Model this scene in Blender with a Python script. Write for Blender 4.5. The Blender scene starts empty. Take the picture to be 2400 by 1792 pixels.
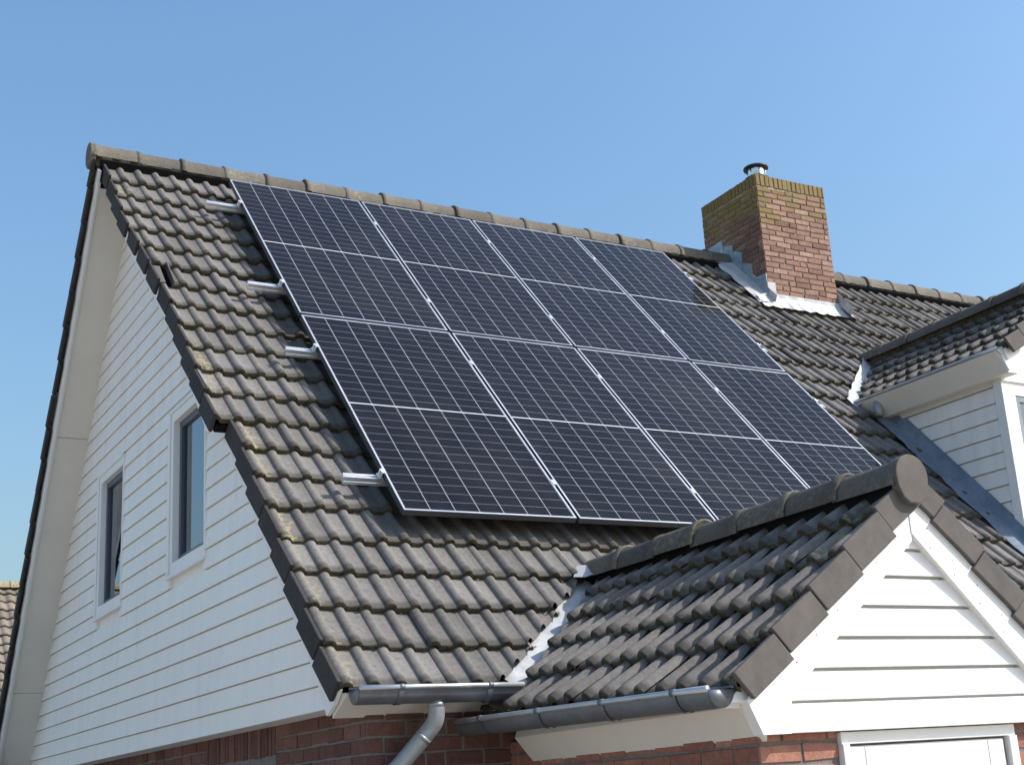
import bpy, bmesh, math, random
from mathutils import Vector, Matrix
R = math.radians
rng = random.Random(7)
scene = bpy.context.scene
col = scene.collection
Z0 = 6.45                                   # ground is z = 0

# ------------------------------------------------------------------ camera
cam_d = bpy.data.cameras.new('camera'); cam = bpy.data.objects.new('camera', cam_d); col.objects.link(cam)
scene.camera = cam
yaw, pit, rol = R(-31.2622), R(16.8863), R(-3.8143)
fw = Vector((-math.sin(yaw)*math.cos(pit), math.cos(yaw)*math.cos(pit), math.sin(pit)))
rt = Vector((math.cos(yaw), math.sin(yaw), 0)); up = rt.cross(fw)
r2 = rt*math.cos(rol) + up*math.sin(rol); u2 = -rt*math.sin(rol) + up*math.cos(rol)
M = Matrix((r2, u2, -fw)).transposed().to_4x4()
M.translation = Vector((-3.1961, -9.9577, -4.9171 + Z0))
cam.matrix_world = M
cam_d.sensor_width = 36; cam_d.lens = 3209.6/2400*36
cam_d.shift_x = -70.4/2400; cam_d.shift_y = -19.6/2400
cam_d.clip_start = 0.05; cam_d.clip_end = 2000

# ------------------------------------------------------------------ sky, sun, exposure
SUN = Vector((.71, -.56, .78)).normalized()
EL = math.asin(SUN.z); AZ = math.atan2(SUN.x, SUN.y)
world = bpy.data.worlds.new('World'); scene.world = world; world.use_nodes = True
nt = world.node_tree; bg = nt.nodes['Background']
sky = nt.nodes.new('ShaderNodeTexSky'); sky.sky_type = 'NISHITA'; sky.sun_disc = False
sky.sun_elevation = EL; sky.sun_rotation = AZ
sky.altitude = 0; sky.air_density = 1.8; sky.dust_density = 3.4; sky.ozone_density = 8.0
hs = nt.nodes.new('ShaderNodeHueSaturation'); hs.inputs['Saturation'].default_value = 1.04
nt.links.new(sky.outputs[0], hs.inputs['Color']); nt.links.new(hs.outputs[0], bg.inputs[0]); bg.inputs[1].default_value = 0.15
sun_d = bpy.data.lights.new('sun', 'SUN'); sun = bpy.data.objects.new('sun', sun_d); col.objects.link(sun)
sun_d.energy = 3.95; sun_d.angle = R(.5); sun_d.color = (1, .955, .89)
sun.rotation_euler = SUN.to_track_quat('Z', 'Y').to_euler(); sun.location = (6, -6, 14)
scene.view_settings.view_transform = 'Standard'; scene.view_settings.look = 'None'
scene.view_settings.exposure = 0.46; scene.view_settings.gamma = 1
scene.cycles.max_bounces = 8

# ------------------------------------------------------------------ materials
def mat(name):
    m = bpy.data.materials.new(name); m.use_nodes = True
    n = m.node_tree; b = n.nodes['Principled BSDF']
    return m, n.nodes, n.links, b
def node(ns, t, **k):
    x = ns.new(t)
    for a, v in k.items(): setattr(x, a, v)
    return x
def noise(ns, ls, vec, scale, detail=4, rough=.6):
    n = ns.new('ShaderNodeTexNoise'); n.inputs['Scale'].default_value = scale
    n.inputs['Detail'].default_value = detail; n.inputs['Roughness'].default_value = rough
    if vec is not None: ls.new(vec, n.inputs['Vector'])
    return n.outputs['Fac']
def ramp(ns, ls, fac, stops):
    r = ns.new('ShaderNodeValToRGB'); e = r.color_ramp.elements
    while len(e) < len(stops): e.new(.5)
    for el, (p, c) in zip(e, stops):
        el.position = p; el.color = (c, c, c, 1) if isinstance(c, (int, float)) else (*c, 1)
    ls.new(fac, r.inputs[0]); return r.outputs[0]
def mix(ns, ls, fac, a, b, mode='MIX'):
    m = ns.new('ShaderNodeMix'); m.data_type = 'RGBA'; m.blend_type = mode
    for s, v in ((m.inputs[0], fac), (m.inputs[6], a), (m.inputs[7], b)):
        if hasattr(v, 'links') or isinstance(v, bpy.types.NodeSocket): ls.new(v, s)
        else: s.default_value = v if isinstance(v, (int, float)) else (*v, 1)
    return m.outputs[2]
def mth(ns, ls, op, a, b=None, c=None):
    m = ns.new('ShaderNodeMath'); m.operation = op
    for s, v in zip(m.inputs, (a, b, c)):
        if v is None: continue
        if isinstance(v, bpy.types.NodeSocket): ls.new(v, s)
        else: s.default_value = v
    return m.outputs[0]
def bump(ns, ls, b, h, strength, dist=.01):
    n = ns.new('ShaderNodeBump'); n.inputs['Strength'].default_value = strength; n.inputs['Distance'].default_value = dist
    ls.new(h, n.inputs['Height']); ls.new(n.outputs[0], b.inputs['Normal'])
def geo(ns): return ns.new('ShaderNodeNewGeometry').outputs['Position']

def tile_mat(name, ca, cb, lich=(.34, .24, .055), rough=.85):
    m, ns, ls, b = mat(name)
    at = node(ns, 'ShaderNodeAttribute', attribute_name='tint')
    sep = ns.new('ShaderNodeSeparateColor'); ls.new(at.outputs['Color'], sep.inputs[0])
    p = geo(ns)
    n1 = noise(ns, ls, p, 3.5, 6); n2 = noise(ns, ls, p, 38, 5, .65); n3 = noise(ns, ls, p, 240, 3)
    f = mth(ns, ls, 'ADD', mth(ns, ls, 'MULTIPLY', sep.outputs[0], .62), mth(ns, ls, 'MULTIPLY', n1, .42))
    c = mix(ns, ls, f, ca, cb)
    c = mix(ns, ls, .85, c, ramp(ns, ls, n2, [(.25, .66), (.5, 1), (.75, 1.28)]), 'MULTIPLY')
    c = mix(ns, ls, .55, c, ramp(ns, ls, n3, [(.3, .75), (.7, 1.2)]), 'MULTIPLY')
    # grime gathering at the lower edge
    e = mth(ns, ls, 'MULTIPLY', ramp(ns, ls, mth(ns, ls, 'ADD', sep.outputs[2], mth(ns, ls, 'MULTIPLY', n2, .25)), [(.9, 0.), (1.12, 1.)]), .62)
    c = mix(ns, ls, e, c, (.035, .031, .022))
    # lichen blotches
    n4 = noise(ns, ls, p, 26, 5, .7); n5 = noise(ns, ls, p, 70, 4, .6)
    l = mth(ns, ls, 'MULTIPLY', ramp(ns, ls, mth(ns, ls, 'ADD', n4, mth(ns, ls, 'MULTIPLY', sep.outputs[1], .22)), [(.66, 0), (.76, 1)]), sep.outputs[1])
    c = mix(ns, ls, mth(ns, ls, 'MULTIPLY', l, .8), c, mix(ns, ls, n5, lich, (.30, .29, .22)))
    w = ramp(ns, ls, noise(ns, ls, p, 55, 2, .5), [(.765, 0), (.785, 1)])
    c = mix(ns, ls, mth(ns, ls, 'MULTIPLY', w, .5), c, (.42, .42, .38))
    ls.new(c, b.inputs['Base Color']); b.inputs['Roughness'].default_value = rough
    b.inputs['Specular IOR Level'].default_value = .28
    bump(ns, ls, b, mth(ns, ls, 'ADD', n2, mth(ns, ls, 'MULTIPLY', n3, .6)), .35, .006)
    return m
TILE = tile_mat('concrete_tile', (.101, .092, .083), (.208, .192, .177))
PTILE = tile_mat('weathered_tile', (.104, .092, .082), (.212, .192, .174), lich=(.28, .22, .07))
RIDGE = tile_mat('ridge_tile', (.085, .074, .060), (.165, .148, .122), lich=(.26, .22, .10))
VERGE = tile_mat('verge_tile', (.092, .082, .074), (.140, .127, .117))
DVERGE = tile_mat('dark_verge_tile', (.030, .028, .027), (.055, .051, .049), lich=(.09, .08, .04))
def plain(name, c, rough=.6, metal=0., var=.15, scale=6, spec=.5, bumpv=.0, fine=60):
    m, ns, ls, b = mat(name); p = geo(ns)
    n1 = noise(ns, ls, p, scale, 6, .62); n2 = noise(ns, ls, p, fine, 4)
    cc = mix(ns, ls, 1., c, ramp(ns, ls, n1, [(.25, 1-var), (.75, 1+var)]), 'MULTIPLY')
    cc = mix(ns, ls, .5, cc, ramp(ns, ls, n2, [(.3, 1-var*.7), (.7, 1+var*.7)]), 'MULTIPLY')
    ls.new(cc, b.inputs['Base Color']); b.inputs['Metallic'].default_value = metal
    ls.new(ramp(ns, ls, n1, [(.2, max(.05, rough-.08)), (.8, min(1, rough+.1))]), b.inputs['Roughness'])
    b.inputs['Specular IOR Level'].default_value = spec
    if bumpv: bump(ns, ls, b, n2, bumpv, .004)
    return m
def moss_mat():
    m, ns, ls, b = mat('mossy_edge'); p = geo(ns)
    n1 = noise(ns, ls, p, 24, 5, .65); n2 = noise(ns, ls, p, 95, 4, .6)
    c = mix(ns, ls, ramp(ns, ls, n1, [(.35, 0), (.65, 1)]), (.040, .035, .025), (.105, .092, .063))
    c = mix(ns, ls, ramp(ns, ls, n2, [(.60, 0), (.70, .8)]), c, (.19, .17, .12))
    ls.new(c, b.inputs['Base Color']); b.inputs['Roughness'].default_value = .95; b.inputs['Specular IOR Level'].default_value = .1
    bump(ns, ls, b, n2, .7, .006); return m
MOSS = moss_mat()
PVERGE = plain('porch_verge_tile', (.118, .105, .096), .85, var=.28, scale=3.5, fine=16, spec=.25, bumpv=.12)
FELT = plain('dark_felt', (.012, .012, .012), .95, spec=.1)
def paint(name, c, dirt, amt, rough=.48):
    m, ns, ls, b = mat(name); p = geo(ns)
    mp = ns.new('ShaderNodeMapping'); mp.inputs['Scale'].default_value = (7, 7, .9); ls.new(p, mp.inputs['Vector'])
    n1 = noise(ns, ls, mp.outputs[0], 1.6, 6, .65); n2 = noise(ns, ls, p, 1.1, 5, .6); n3 = noise(ns, ls, p, 45, 4)
    f = mth(ns, ls, 'MULTIPLY', mth(ns, ls, 'MULTIPLY', ramp(ns, ls, n1, [(.42, 0), (.75, 1)]), ramp(ns, ls, n2, [(.35, .25), (.7, 1)])), amt)
    cc = mix(ns, ls, f, c, dirt)
    cc = mix(ns, ls, .5, cc, ramp(ns, ls, n3, [(.3, .97), (.7, 1.03)]), 'MULTIPLY')
    spk = ramp(ns, ls, noise(ns, ls, p, 19, 2, .5), [(.765, 0), (.78, .5)])
    cc = mix(ns, ls, spk, cc, dirt)
    ls.new(cc, b.inputs['Base Color']); ls.new(ramp(ns, ls, n2, [(.3, rough-.08), (.7, rough+.1)]), b.inputs['Roughness'])
    bump(ns, ls, b, mth(ns, ls, 'ADD', n3, n1), .08, .004); return m
WHITE = paint('white_paint', (.80, .795, .775), (.55, .53, .48), .35)
CLAD = paint('white_cladding', (.86, .83, .775), (.56, .53, .47), .5)
CREAM = plain('cream_board', (.70, .665, .60), .55, var=.05, scale=2.0, fine=22)
ZRIM = plain('zinc_rim', (.52, .54, .56), .38, metal=.7, var=.12)
ZINC = plain('zinc', (.17, .183, .20), .45, metal=.5, var=.22, scale=7, fine=40)
ZINCP = plain('grey_pipe', (.30, .32, .33), .42, metal=.35, var=.14, scale=8, fine=40)
LEAD = plain('lead', (.42, .425, .43), .65, metal=.05, var=.26, scale=9, fine=35, bumpv=.5)
LEADD = plain('dark_lead', (.17, .21, .26), .55, metal=.15, var=.35, scale=6, fine=30, bumpv=.5)
ALU = plain('aluminium', (.78, .79, .80), .34, metal=.7, var=.06)
FRAME = plain('panel_frame', (.66, .67, .69), .36, metal=.75, var=.05)
NAIL = plain('rusty_nail', (.22, .17, .13), .8)
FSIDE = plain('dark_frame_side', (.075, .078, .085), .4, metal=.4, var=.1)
BLACKM = plain('black_metal', (.02, .021, .023), .5, metal=.2)
SASH = plain('grey_sash', (.055, .072, .098), .35, var=.06)
DARK = plain('dark_interior', (.03, .032, .035), .9)
CURT = plain('curtain', (.62, .60, .57), .9, var=.05)
BLIND = plain('white_blind', (.85, .86, .87), .9, var=.03)
MORTAR = plain('mortar', (.42, .365, .31), .95, var=.2, scale=14, fine=90, bumpv=.5)
STEEL = plain('bright_steel', (.8, .81, .82), .18, metal=1., var=.05)
PAVE = plain('paving_stone', (.37, .325, .27), .9, var=.2, scale=2)
WMORTAR = plain('grey_mortar', (.17, .158, .145), .95, var=.25, scale=14, fine=90, bumpv=.5)
RENDER_W = plain('house_wall', (.30, .17, .12), .85, var=.2)

def brick_mat(name, ca, cb, cc_, lich=(.25, .185, .055)):
    m, ns, ls, b = mat(name)
    at = node(ns, 'ShaderNodeAttribute', attribute_name='tint')
    sep = ns.new('ShaderNodeSeparateColor'); ls.new(at.outputs['Color'], sep.inputs[0]); p = geo(ns)
    n1 = noise(ns, ls, p, 28, 5, .65); n2 = noise(ns, ls, p, 110, 4); n3 = noise(ns, ls, p, 9, 4)
    c = ramp(ns, ls, sep.outputs[0], [(0, ca), (.5, cb), (1, cc_)])
    c = mix(ns, ls, .8, c, ramp(ns, ls, n1, [(.28, .68), (.5, 1), (.72, 1.25)]), 'MULTIPLY')
    c = mix(ns, ls, .6, c, ramp(ns, ls, n2, [(.3, .72), (.7, 1.22)]), 'MULTIPLY')
    g = ramp(ns, ls, mth(ns, ls, 'ADD', mth(ns, ls, 'MULTIPLY', sep.outputs[1], .62), mth(ns, ls, 'MULTIPLY', mth(ns, ls, 'ADD', n1, n3), .38)), [(.5, 0), (.74, 1)])
    c = mix(ns, ls, mth(ns, ls, 'MULTIPLY', g, .85), c, mix(ns, ls, n1, lich, (.13, .115, .04)))
    ls.new(c, b.inputs['Base Color']); b.inputs['Roughness'].default_value = .9; b.inputs['Specular IOR Level'].default_value = .25
    bump(ns, ls, b, mth(ns, ls, 'ADD', n1, mth(ns, ls, 'MULTIPLY', n2, .5)), .6, .006)
    return m
BRICK = brick_mat('chimney_brick', (.185, .105, .078), (.285, .168, .125), (.36, .24, .18))
WBRICK = brick_mat('wall_brick', (.105, .054, .045), (.15, .073, .058), (.20, .105, .085))
PBRICK = brick_mat('porch_brick', (.25, .11, .082), (.33, .15, .11), (.40, .205, .155))

def cell_mat(rows):
    m, ns, ls, b = mat('solar_cells')
    uv = ns.new('ShaderNodeUVMap'); uv.uv_map = 'UVMap'
    s = ns.new('ShaderNodeSeparateXYZ'); ls.new(uv.outputs[0], s.inputs[0]); u, v = s.outputs[0], s.outputs[1]
    def line(x, n, w):
        f = mth(ns, ls, 'FRACT', mth(ns, ls, 'MULTIPLY', x, n))
        return mth(ns, ls, 'GREATER_THAN', mth(ns, ls, 'ABSOLUTE', mth(ns, ls, 'SUBTRACT', f, .5)), .5-w)
    colm = line(u, 7, .0075)
    hv = mth(ns, ls, 'FRACT', mth(ns, ls, 'MULTIPLY', v, 2))
    row = line(hv, rows, .017)
    dash = ramp(ns, ls, mth(ns, ls, 'FRACT', mth(ns, ls, 'MULTIPLY', u, 77)), [(.2, .25), (.4, 1), (.8, .8), (.95, .25)])
    row = mth(ns, ls, 'MULTIPLY', row, mth(ns, ls, 'MULTIPLY', dash, .42))
    mid = mth(ns, ls, 'LESS_THAN', mth(ns, ls, 'ABSOLUTE', mth(ns, ls, 'SUBTRACT', v, .5)), .0020)
    bus = mth(ns, ls, 'MULTIPLY', line(u, 77, .06), .05)
    edge = mth(ns, ls, 'MAXIMUM', mth(ns, ls, 'GREATER_THAN', mth(ns, ls, 'ABSOLUTE', mth(ns, ls, 'SUBTRACT', u, .5)), .4965),
               mth(ns, ls, 'GREATER_THAN', mth(ns, ls, 'ABSOLUTE', mth(ns, ls, 'SUBTRACT', v, .5)), .498))
    k = mth(ns, ls, 'MAXIMUM', mth(ns, ls, 'MAXIMUM', mth(ns, ls, 'MULTIPLY', colm, .95), row), mth(ns, ls, 'MAXIMUM', mid, mth(ns, ls, 'MAXIMUM', bus, mth(ns, ls, 'MULTIPLY', edge, .35))))
    p = geo(ns)
    cid = ns.new('ShaderNodeTexWhiteNoise'); cid.noise_dimensions = '2D'
    cv = ns.new('ShaderNodeCombineXYZ')
    ls.new(mth(ns, ls, 'FLOOR', mth(ns, ls, 'MULTIPLY', u, 7)), cv.inputs[0]); ls.new(mth(ns, ls, 'FLOOR', mth(ns, ls, 'MULTIPLY', v, 2*rows)), cv.inputs[1])
    ls.new(cv.outputs[0], cid.inputs['Vector'])
    n = mth(ns, ls, 'ADD', mth(ns, ls, 'MULTIPLY', noise(ns, ls, p, 2.2, 5), .7), mth(ns, ls, 'MULTIPLY', cid.outputs['Value'], .4))
    c = mix(ns, ls, n, (.0040, .0044, .0072), (.0088, .0086, .0128))
    c = mix(ns, ls, .5, c, ramp(ns, ls, noise(ns, ls, p, 90, 4), [(.3, .7), (.7, 1.4)]), 'MULTIPLY')
    oi = ns.new('ShaderNodeObjectInfo')
    c = mix(ns, ls, 1., c, ramp(ns, ls, oi.outputs['Random'], [(0, .8), (1, 1.3)]), 'MULTIPLY')
    dust = mth(ns, ls, 'MULTIPLY', ramp(ns, ls, noise(ns, ls, p, 1.3, 6, .7), [(.45, 0), (.75, 1)]), .022)
    c = mix(ns, ls, dust, c, (.5, .47, .42))
    c = mix(ns, ls, k, c, (.62, .64, .66))
    ls.new(c, b.inputs['Base Color'])
    ls.new(ramp(ns, ls, noise(ns, ls, p, 5, 6), [(.3, .04), (.7, .11)]), b.inputs['Roughness'])
    b.inputs['IOR'].default_value = 1.16
    return m
CELLS = cell_mat(13)

def glass_mat():
    m, ns, ls, b = mat('window_glass')
    out = ns['Material Output']; ns.remove(b)
    g = ns.new('ShaderNodeBsdfGlossy'); g.inputs['Roughness'].default_value = .015; g.inputs['Color'].default_value = (.9, .95, 1, 1)
    t = ns.new('ShaderNodeBsdfTransparent'); t.inputs['Color'].default_value = (.86, .89, .9, 1)
    f = ns.new('ShaderNodeFresnel'); f.inputs['IOR'].default_value = 1.5
    x = ns.new('ShaderNodeMixShader'); ls.new(mth(ns, ls, 'ADD', f.outputs[0], .12), x.inputs[0]); ls.new(t.outputs[0], x.inputs[1]); ls.new(g.outputs[0], x.inputs[2])
    ls.new(x.outputs[0], out.inputs[0]); return m
GLASS = glass_mat()
def cowl_glass():
    return plain('clear_cowl', (.75, .78, .8), .12, metal=.9, var=.3, scale=18)
COWL = cowl_glass()

# ------------------------------------------------------------------ mesh helpers
class MB:
    def __init__(s): s.v = []; s.f = []; s.m = []; s.c = []; s.uv = None
    def add(s, p, c=(.5, 0, 0)): s.v.append(Vector(p)); s.c.append(c); return len(s.v)-1
    def poly(s, pts, m=0, c=(.5, 0, 0)):
        s.f.append([s.add(p, c) for p in pts]); s.m.append(m)
    def hexa(s, p, m=0, c=(.5, 0, 0), mats=None):        # p: 8 points, bottom ring 0-3, top ring 4-7
        i = [s.add(q, c) for q in p]
        for k, q in enumerate(((3, 2, 1, 0), (4, 5, 6, 7), (0, 1, 5, 4), (1, 2, 6, 5), (2, 3, 7, 6), (3, 0, 4, 7))):
            s.f.append([i[a] for a in q]); s.m.append(m)
    def box(s, x0, x1, y0, y1, z0, z1, m=0, c=(.5, 0, 0)):
        s.hexa([(x0, y0, z0), (x1, y0, z0), (x1, y1, z0), (x0, y1, z0), (x0, y0, z1), (x1, y0, z1), (x1, y1, z1), (x0, y1, z1)], m, c)
    def slab(s, fn, u0, u1, v0, v1, h0, h1, m=0, c=(.5, 0, 0)):
        s.hexa([fn(u0, v0, h0), fn(u1, v0, h0), fn(u1, v1, h0), fn(u0, v1, h0), fn(u0, v0, h1), fn(u1, v0, h1), fn(u1, v1, h1), fn(u0, v1, h1)], m, c)
    def prism(s, pts, d, m=0, c=(.5, 0, 0)):             # closed polygon extruded by vector d
        d = Vector(d); a = [s.add(p, c) for p in pts]; b = [s.add(Vector(p)+d, c) for p in pts]; n = len(a)
        s.f.append(a[::-1]); s.f.append(b); s.m += [m, m]
        for k in range(n): s.f.append([a[k], a[(k+1) % n], b[(k+1) % n], b[k]]); s.m.append(m)
    def grid(s, rows, m=0, c=(.5, 0, 0), closed=False):
        idx = [[s.add(p, c) for p in r] for r in rows]
        for a, b in zip(idx, idx[1:]):
            n = len(a)
            for k in range(n if closed else n-1): s.f.append([a[k], a[(k+1) % n], b[(k+1) % n], b[k]]); s.m.append(m)
        return idx
    def tube(s, path, rad, n=16, m=0, caps=True, c=(.5, 0, 0)):
        path = [Vector(p) for p in path]; rows = []
        t0 = (path[1]-path[0]).normalized(); ref = t0.orthogonal().normalized()
        for i, p in enumerate(path):
            t = ((path[min(i+1, len(path)-1)]-path[max(i-1, 0)])).normalized()
            ref = (ref - t*ref.dot(t)).normalized(); b = t.cross(ref)
            r = rad[i] if isinstance(rad, (list, tuple)) else rad
            rows.append([p + ref*math.cos(a)*r + b*math.sin(a)*r for a in [2*math.pi*k/n for k in range(n)]])
        idx = s.grid(rows, m, c, True)
        if caps: s.f.append(idx[0][::-1]); s.f.append(idx[-1]); s.m += [m, m]
    def lathe(s, o, prof, n=28, m=0, c=(.5, 0, 0)):      # prof: (r, z)
        rows = [[(o[0]+r*math.cos(2*math.pi*k/n), o[1]+r*math.sin(2*math.pi*k/n), o[2]+z) for k in range(n)] for r, z in prof]
        s.grid(rows, m, c, True)
ORG = {}
def empty(name, loc):
    o = bpy.data.objects.new(name, None); col.objects.link(o); o.location = (loc[0], loc[1], loc[2]+Z0)
    o.empty_display_size = .3; ORG[o] = Vector(loc); return o
def tag(o, label=None, cat=None, group=None, kind=None):
    for k, v in (('label', label), ('category', cat), ('group', group), ('kind', kind)):
        if v: o[k] = v
    return o
def build(name, mb, mats, parent=None, smooth=False, bevel=0., loc=None, uv=None):
    me = bpy.data.meshes.new(name)
    org = ORG[parent] if parent is not None else Vector(loc or (0, 0, 0))
    me.from_pydata([tuple(p-org) for p in mb.v], [], mb.f)
    mats = mats if isinstance(mats, (list, tuple)) else [mats]
    for m in mats: me.materials.append(m)
    me.polygons.foreach_set('material_index', mb.m)
    me.polygons.foreach_set('use_smooth', [smooth]*len(mb.f))
    a = me.color_attributes.new('tint', 'FLOAT_COLOR', 'POINT')
    a.data.foreach_set('color', [x for c in mb.c for x in (c[0], c[1], c[2], 1)])
    if uv:
        ul = me.uv_layers.new(name='UVMap')
        for p in me.polygons:
            for li in p.loop_indices: ul.data[li].uv = uv[me.loops[li].vertex_index]
    me.validate(); me.update()
    o = bpy.data.objects.new(name, me); col.objects.link(o)
    if parent is not None:
        o.parent = parent; ORG[o] = org
    else:
        o.location = (org[0], org[1], org[2]+Z0); ORG[o] = org
    if bevel:
        bm = o.modifiers.new('edge', 'BEVEL'); bm.width = bevel; bm.segments = 2; bm.limit_method = 'ANGLE'; bm.angle_limit = R(40)
    return o
def recalc(o):
    bm = bmesh.new(); bm.from_mesh(o.data); bmesh.ops.recalc_face_normals(bm, faces=bm.faces); bm.to_mesh(o.data); bm.free()

# ------------------------------------------------------------------ roof planes:  fn(u, v, h) -> point
TH = R(47.27); CT, ST = math.cos(TH), math.sin(TH); HO = -.13
def front(u, v, h): h += HO; return Vector((u, -v*CT-h*ST, -v*ST+h*CT))
AY, AZ_ = .40, .241
TB = R(53); CB, SB = math.cos(TB), math.sin(TB)
def back(u, v, h):
    h -= .07
    return Vector((u, AY+v*CB+h*SB, AZ_-v*SB+h*CB))
PX, PZ = 1.172, -3.69; PA = math.atan(.805); PB = R(44); PZR = -3.612; TVL = .725
def pleft(u, v, h):
    a = math.atan(.805+(TVL-.805)*min(1, max(0, (u+5.7)/1.95)))      # the old roof is slightly twisted
    return Vector((PX-v*math.cos(a)-h*math.sin(a), u, PZ-v*math.sin(a)+h*math.cos(a)))
def pright(u, v, h): return Vector((PX+v*math.cos(PB)+h*math.sin(PB), u, PZR-v*math.sin(PB)+h*math.cos(PB)))
DX, DZ = 5.93, -1.20; DA = R(36.8)
def dleft(u, v, h): return Vector((DX-v*math.cos(DA)-h*math.sin(DA), u, DZ-v*math.sin(DA)+h*math.cos(DA)))
def dright(u, v, h): return Vector((DX+v*math.cos(DA)+h*math.sin(DA), u, DZ-v*math.sin(DA)+h*math.cos(DA)))

NOSE = .037; PITCH = .14; RH = .0275; RW = .0335
DXS = [-.036, -.0333, -.030, -.023, -.013, -.004, .004, .013, .023, .030, .0333, .036, .052, .072, .088]
def prof(dx):
    a = abs(dx)
    return RH*max(0., math.cos(math.pi*a/(2*RW)))**.62 - RH if a < RW else -RH - .001*math.sin(math.pi*min(1, (a-RW)/.065))
def tiles(mb, fn, courses, rngs, phase, rolls=2, jit=1., lich=None, full=True, gap=None):
    for k, (vh, vn) in enumerate(courses):
        ua, ub = rngs(k)
        j0 = math.floor((ua-phase)/PITCH)-1; j1 = math.ceil((ub-phase)/PITCH)+1
        j0 -= j0 % rolls
        for j in range(j0, j1, rolls):
            us = [phase+(j+q)*PITCH+d for q in range(rolls) for d in DXS] + [phase+(j+rolls)*PITCH+DXS[0]+.004]
            if us[-1] <= ua or us[0] >= ub: continue
            us = [u for u in us if ua < u < ub]
            if not us: continue
            if us[0] - ua > .001 and phase+j*PITCH+DXS[0] < ua: us.insert(0, ua)
            if phase+(j+rolls)*PITCH+DXS[0] > ub: us.append(ub)
            if len(us) < 2: continue
            if gap and gap(k, (us[0]+us[-1])/2): continue
            dz = (rng.gauss(0, .0028)+.003*math.sin(us[0]*1.9+k*.8))*jit; dv = (rng.gauss(0, .0045)+.005*math.sin(us[0]*1.3+k*2.1))*jit; tl = rng.gauss(0, .004)*jit; sk = rng.gauss(0, .016)*jit
            t = min(1, max(0, rng.gauss(.5, .24))); lcs = [lich(k, u) if lich else 0. for u in us]; l0 = rng.random()**5*.35; lcs = [max(l0, x) for x in lcs]
            rows = []
            um = (us[0]+us[-1])/2
            for v, dh, e in ((vh, 0, 0.), ((vh+vn)/2, 0, .45), (vn-.045, 0, .84), (vn-.010, -.0008, .97), (vn-.001, -.007, 1.02), (vn-.004, -NOSE, 1.06)):
                lift = -(NOSE+.004)*(1-(v-vh)/(vn-vh)) + dz
                rows.append([(fn(u, v+(dv+sk*(u-um) if v > vh else 0)+(rng.gauss(0, .0011)*jit if dh < -.003 else 0), lift+dh+prof((u-phase+PITCH/2) % PITCH-PITCH/2)+tl*(u-um)/.14), e) for u in us])
            idx = [[mb.add(p, (t, l, e)) for (p, e), l in zip(r, lcs)] for r in rows]
            for a, (r0, r1) in enumerate(zip(idx, idx[1:])):
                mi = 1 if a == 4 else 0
                for q in range(len(r0)-1): mb.f.append([r0[q], r1[q], r1[q+1], r0[q+1]]); mb.m.append(mi)
def courses(v0, g, n, first=None, lap=.035):
    return [((first if (k == 0 and first is not None) else v0+k*g-lap), v0+(k+1)*g) for k in range(n)]
def verge(mb, fn, cs, edge, out, depth=.13, th=.022, lich=.2, j=1., LAP=.031, STEP=.040):
    """hanging side lips of the verge tiles; edge(k) = u of tile edge, out = +-1"""
    for k, (vh, vn) in enumerate(cs):
        e = edge(k); t = min(1, max(0, rng.gauss(.5, .22))); lc = lich*rng.random()*2
        q = rng.gauss(0, .0025)*j; dd = rng.gauss(0, .004)*j; dv = rng.gauss(0, .004)*j
        a, b = (e-th+q, e+q) if out < 0 else (e+q, e+th+q)
        p = []
        for h0 in (-depth+dd, .004):
            for (u, v) in ((a, vh+LAP), (b, vh+LAP), (b, vn+dv), (a, vn+dv)):
                lift = -STEP*(1-(v-vh)/(vn-vh))
                p.append(fn(u, v-(.008 if h0 < 0 else 0), h0+lift))
        mb.hexa(p, 0, (t, lc, .3))

# ================================================================== GROUND
g = MB(); g.poly([(-600, -600, -6.45), (600, -600, -6.45), (600, 900, -6.45), (-600, 900, -6.45)])
tag(build('pavement', g, PAVE), kind='structure')

# ================================================================== HOUSE
house = empty('house', (4.6, -1.0, -6.45))
tag(house, 'white clad brick house with brown tiled roof, porch gable, dormer and chimney', 'house')
XE = 10.4                                                    # far end of the house
# ---- main roof
FC = courses(-.2855, .2914, 21, first=-.43)                  # front courses, nose k at -.2855+.2914(k+1)
def vedge(k):
    k += 1
    return -.915 if k <= 4 else {5: -.885, 6: -.86, 7: -.835}.get(k, -.805 if k <= 13 else -.70)
def lich_front(k, u):
    d = u-vedge(k)
    q = (math.sin(k*12.9898)*43758.5453) % 1
    return max(0, (.45+.55*q)*(1-abs(d-.07)/.13)) if d < .2 else 0
rf = MB()
PHASE = -.665
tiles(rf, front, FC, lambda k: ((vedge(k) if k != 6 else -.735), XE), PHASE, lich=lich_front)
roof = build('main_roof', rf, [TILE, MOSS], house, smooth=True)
# cut away what lies under the porch and dormer valleys
def clip_wedge(o, tests, planes):
    bm = bmesh.new(); bm.from_mesh(o.data); org = ORG[o]
    for co, no in planes:
        box = [f for f in bm.faces if tests[1](f.calc_center_median()+org)]
        gm = set(box)
        for f in box: gm.update(f.edges); gm.update(f.verts)
        bmesh.ops.bisect_plane(bm, geom=list(gm), plane_co=Vector(co)-org, plane_no=Vector(no))
    dead = [f for f in bm.faces if tests[0](f.calc_center_median()+org)]
    bmesh.ops.delete(bm, geom=dead, context='FACES')
    bm.to_mesh(o.data); bm.free()
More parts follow.
